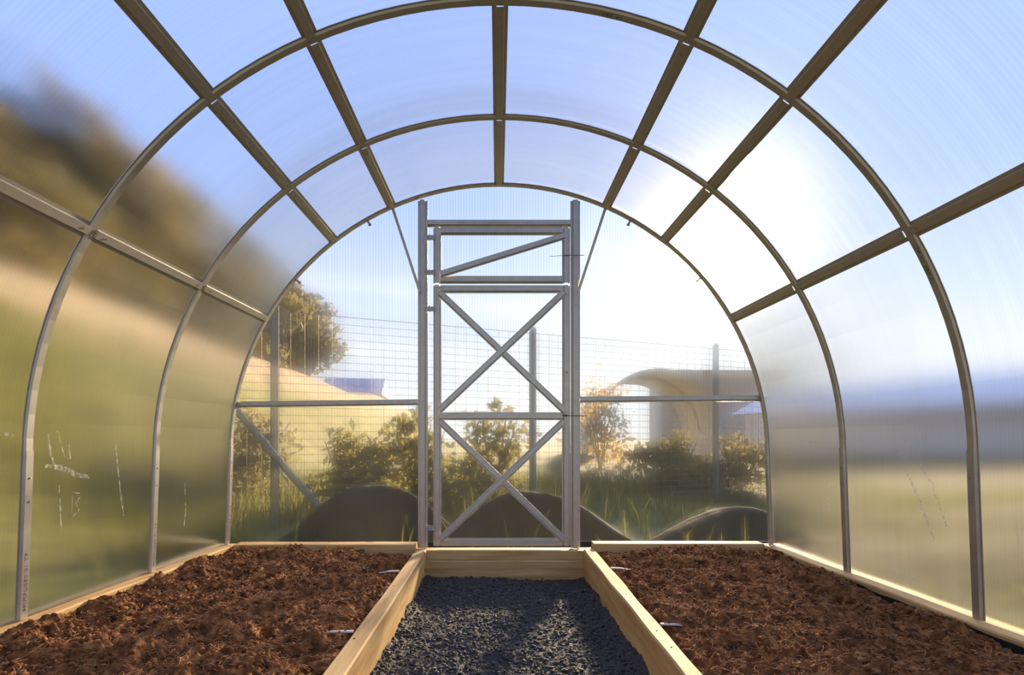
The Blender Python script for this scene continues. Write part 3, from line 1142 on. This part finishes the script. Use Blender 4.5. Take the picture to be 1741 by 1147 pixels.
def heap(name, cx, cy, rx, ry, h, label, seed):
    n1, n2 = 14, 36
    vs, fs = [], []
    for i in range(n1 + 1):
        r = i / n1
        for j in range(n2):
            a = 2 * PI * j / n2
            jit = 1 + 0.10 * math.sin(3 * a + seed) + 0.06 * math.sin(7 * a + 2 * seed)
            x, y = cx + math.cos(a) * r * rx * jit, cy + math.sin(a) * r * ry * jit
            z = gz(x, y) - 0.06 + (h + 0.06) * (math.cos(r * PI) * 0.5 + 0.5) + 0.02 * math.sin(9 * x + seed) * math.sin(11 * y)
            vs.append((x, y, z))
    for i in range(n1):
        for j in range(n2):
            fs.append((i * n2 + j, i * n2 + (j + 1) % n2, (i + 1) * n2 + (j + 1) % n2, (i + 1) * n2 + j))
    mb = MB(); mb.add(vs, fs)
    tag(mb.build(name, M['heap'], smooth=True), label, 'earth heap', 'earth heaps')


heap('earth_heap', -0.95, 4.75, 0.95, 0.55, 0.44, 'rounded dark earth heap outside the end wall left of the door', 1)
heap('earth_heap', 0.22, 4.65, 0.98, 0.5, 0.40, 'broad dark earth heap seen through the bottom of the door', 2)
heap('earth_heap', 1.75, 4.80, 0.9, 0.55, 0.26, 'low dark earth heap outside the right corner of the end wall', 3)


def leaf_cloud(centres, n, size, seed, up=0.3):
    """Leaves scattered through several ellipsoids: (x, y, z, rx, ry, rz)."""
    rg = np.random.default_rng(seed)
    vol = np.array([c[3] * c[4] * c[5] for c in centres]) ** 0.8
    pick = rg.choice(len(centres), n, p=vol / vol.sum())
    C_ = np.array(centres)[pick]
    d = rg.normal(size=(n, 3)); d /= np.linalg.norm(d, axis=1)[:, None]
    rr = rg.random(n) ** 0.45
    P = C_[:, :3] + d * rr[:, None] * C_[:, 3:]
    a = rg.normal(size=(n, 3)); a[:, 2] += up; a /= np.linalg.norm(a, axis=1)[:, None]
    b_ = np.cross(a, rg.normal(size=(n, 3))); b_ /= np.linalg.norm(b_, axis=1)[:, None]
    s = size * rg.uniform(.6, 1.4, n)[:, None]
    V_ = np.stack([P - a * s, P + b_ * s * .45, P + a * s, P - b_ * s * .45], 1)
    T_ = np.array([(0, 1, 2), (0, 2, 3)])
    F_ = (T_[None] + (np.arange(n) * 4)[:, None, None]).reshape(-1, 3)
    return V_.reshape(-1, 3), F_


def tree(name, x, y, h, rad, mat, label, cat, group, seed, n=3500, leaf=0.13, trunk=True, low=0.25):
    rg = random.Random(seed)
    z0 = gz(x, y)
    root = empty(name, (x, y, z0))
    tag(root, label, cat, group)
    cs_ = []
    for i in range(9):
        f = low + (1 - low) * (i + 0.5) / 9
        wd = rad * math.sin(PI * min(1, 0.18 + 0.80 * (f - low) / (1 - low) + 0.05)) ** 0.7
        a = rg.random() * 6.28
        o_ = wd * 0.45
        cs_.append((x + math.cos(a) * o_, y + math.sin(a) * o_, z0 + h * f, wd * .75, wd * .75, h * (1 - low) * 0.16))
    V_, F_ = leaf_cloud(cs_, n, leaf, seed)
    link('foliage', tri_mesh(V_, F_, 'foliage'), mat, root)
    mb = MB()
    if trunk:
        mb.tube((x, y, z0 - .1), (x, y, z0 + h * .75), rad * .07 + .02, .02, 8)
        for i in range(5):
            f = low + .1 + .1 * i
            c = cs_[min(8, i + 2)]
            mb.tube((x, y, z0 + h * f), (c[0], c[1], c[2]), .035, .012, 6)
    else:
        for i in range(6):
            a = i * 1.05
            mb.tube((x, y, z0 - .05), (x + math.cos(a) * rad * .5, y + math.sin(a) * rad * .5, z0 + h * .8), .015, .005, 5)
    mb.build('trunk' if trunk else 'stems', M['bark'], root)


# row of trees on the bank, left
rowt = [(-8.0, 1.6, 4.2, 2.2), (-7.6, 4.6, 4.0, 2.2), (-7.4, 7.6, 3.9, 2.2), (-7.6, 10.8, 4.0, 2.2), (-7.4, 14.2, 3.7, 2.1), (-7.5, 17.8, 3.8, 2.1), (-7.8, 22.0, 4.0, 2.2)]
names_ = ['nearest the camera', 'second nearest the camera', 'third nearest the camera', 'in the middle', 'third from the far end', 'second from the far end', 'at the far end']
for i, (x, y, h, r_) in enumerate(rowt):
    tree('tree', x, y, h, r_, M['leaf'], 'leafy tree of the row on the left bank, ' + names_[i], 'tree', 'trees on the left bank', 100 + i, 6000, 0.17, True, 0.0)

bsh = [(-1.45, 6.3, 0.85, 0.5, 'leaf_pale', 'pale green bush behind the fence near the leaning pole'),
       (-0.80, 6.5, 1.05, 0.55, 'leaf_pale', 'pale green bush behind the fence, just left of the door'),
       (-0.05, 7.3, 1.15, 0.55, 'leaf_pale', 'bright green bush seen through the middle of the door'),
       (1.75, 11.0, 1.62, 0.72, 'leaf_autumn', 'golden autumn bush just right of the door behind the fence'),
       (2.15, 7.9, 0.75, 0.6, 'leaf_pale', 'low green bush in front of the small polytunnel'),
       (3.1, 8.2, 0.70, 0.6, 'leaf', 'dark green bush by the right corner of the end wall'),
       (-2.6, 6.6, 1.1, 0.6, 'leaf', 'dark green bush at the foot of the left bank')]
for i, (x, y, h, r_, mt, lab) in enumerate(bsh):
    tree('bush', x, y, h, r_, M[mt], lab, 'bush', 'bushes behind the fence', 200 + i, 750, 0.06, False, 0.05)

# grass tufts outside, uncountable
rg = np.random.default_rng(77)
n = 16000
x = np.concatenate([rg.uniform(-4.5, 4.5, n // 2), rg.uniform(-4.5, -1.75, n // 4), rg.uniform(1.75, 5, n // 4)])
y = np.concatenate([rg.uniform(4.0, 9, n // 2), rg.uniform(0.6, 6, n // 2)])
near_ = (np.abs(x) < 2.4) & (y < 5.5) & (rg.random(n) < 0.85)
y = np.where(near_, y + 3.0, y)
z = ground_z(x, y)
h = rg.uniform(0.08, 0.34, n) * np.where(x > 1.7, 0.35, 1.0); an = rg.uniform(0, 6.28, n); w = rg.uniform(.004, .009, n)
lean = rg.normal(0, .07, (n, 2))
sd = np.stack([np.cos(an), np.sin(an), np.zeros(n)], -1) * w[:, None]
P0 = np.stack([x, y, z - 0.03], -1)
P1 = P0 + np.stack([lean[:, 0] * .4, lean[:, 1] * .4, h * .6], -1)
P2 = P0 + np.stack([lean[:, 0], lean[:, 1], h], -1)
V_ = np.stack([P0 - sd, P0 + sd, P1 - sd * .8, P1 + sd * .8, P2], 1).reshape(-1, 3)
F_ = (np.array([(0, 1, 3), (0, 3, 2), (2, 3, 4)])[None] + (np.arange(n) * 5)[:, None, None]).reshape(-1, 3)
tag(link('grass', tri_mesh(V_, F_, 'grass'), M['grass']), 'long green grass growing around the greenhouse', 'grass', kind='stuff')


def house(name, x, y, w, d, zb, he, hr, wall, roof, label, rz=0.0, wins=()):
    root = empty(name, (x, y, zb))
    tag(root, label, 'building', 'buildings beyond the fence')
    Mx = Matrix.Translation((x, y, zb)) @ Matrix.Rotation(rz, 4, 'Z')
    mb = MB(); mb.box(-w / 2, w / 2, 0, d, -0.5, he, Mx); mb.build('walls', M[wall], root)
    if hr > 0:
        mb = MB(); ov = 0.25
        vs = [Mx @ Vector(p) for p in ((-w / 2 - ov, -ov, he), (w / 2 + ov, -ov, he), (w / 2 + ov, d + ov, he), (-w / 2 - ov, d + ov, he), (-w / 2 - ov, d / 2, he + hr), (w / 2 + ov, d / 2, he + hr))]
        mb.add(vs, [(0, 1, 5, 4), (2, 3, 4, 5), (0, 4, 3), (1, 2, 5), (0, 3, 2, 1)]); mb.build('roof', M[roof], root)
    for (wx, wz, ww, wh) in wins:
        mb = MB(); mb.box(wx - ww / 2, wx + ww / 2, -0.04, 0.02, wz, wz + wh, Mx); wn = mb.build('window', M['plaster'], root)
        mb = MB(); mb.box(wx - ww / 2 + .07, wx + ww / 2 - .07, -0.055, -0.035, wz + .07, wz + wh - .07, Mx); mb.build('pane', M['dark_glass'], wn)


house('house', -11.5, 50, 4.4, 5, 0.4, 3.9, 1.5, 'plaster', 'blue_roof', 'far house with a blue grey roof seen left of the door', 0.05, ((-1, 1.6, .8, 1.1), (1, 1.6, .8, 1.1)))
house('shed', 8.7, 24, 4.2, 4, 0.4, 2.95, 0.12, 'brown_wall', 'brown_wall', 'flat brown shed seen at the right end of the end wall', 0.0)
# long low building on the right, oblique to the greenhouse
ang = math.atan2(10.7 - 15.0, 8.8 - 6.4)
L_ = 26.0
p0 = Vector((6.0, 15.8)); dv = Vector((2.4, -4.3)).normalized()
root = empty('long_shed', (p0.x, p0.y, 0.5)); tag(root, 'long low shed with pale roof outside the right wall', 'building', 'buildings beyond the fence')
Mx = Matrix.Translation((p0.x, p0.y, 0.0)) @ Matrix.Rotation(math.atan2(dv.y, dv.x), 4, 'Z')
mb = MB(); mb.box(0, L_, 0.1, 4.0, 0.0, 1.42, Mx); mb.build('walls', M['blue_wall'], root)
mb = MB(); vs = [Mx @ Vector(p) for p in ((-.2, -.15, 1.40), (L_ + .2, -.15, 1.40), (L_ + .2, 4.2, 1.40), (-.2, 4.2, 1.40), (-.2, 1.6, 2.10), (L_ + .2, 1.6, 2.10))]
mb.add(vs, [(0, 1, 5, 4), (2, 3, 4, 5), (0, 4, 3), (1, 2, 5), (0, 3, 2, 1)]); mb.build('roof', M['pale_roof'], root)
# neighbouring small polytunnel, its gable towards us
tx, ty, tr_ = 3.25, 13.0, 1.30
root = empty('polytunnel', (tx, ty, 0.3)); tag(root, 'small arched polytunnel beyond the fence right of the door', 'greenhouse')
zc = 0.90
for j, yy in enumerate((ty, ty + 1.5, ty + 3.0)):
    fr = [(Vector((tx + math.cos(a) * tr_, yy, zc + math.sin(a) * tr_)), YAX, Vector((-math.cos(a), 0, -math.sin(a)))) for a in np.linspace(0, PI, 25)]
    mb = MB(); mb.sweep(fr, hat(0.05, 0.04, 0.02)); mb.build('hoop', M['plaster'], root)
vs, fs = [], []
aa = np.linspace(0, PI, 25)
for yy in (ty + 0.03, ty + 3.0):
    for rr in (tr_ + 0.004, tr_ + 0.012):
        vs += [(tx + math.cos(a) * rr, yy, zc + math.sin(a) * rr) for a in aa]
for i in range(24):
    fs += [(i, i + 1, 50 + i + 1, 50 + i), (25 + i, 75 + i, 75 + i + 1, 25 + i + 1), (i, 25 + i, 25 + i + 1, i + 1), (50 + i, 51 + i, 76 + i, 75 + i)]
mb = MB(); mb.add(vs, fs); mb.build('cover', M['pale_roof'], root)
for sx in (-1, 1):
    mb = MB(); mb.box(tx + sx * tr_ - .02, tx + sx * tr_ + .02, ty, ty + 3, 0.2, zc); mb.build('side_wall', M['pale_roof'], root)
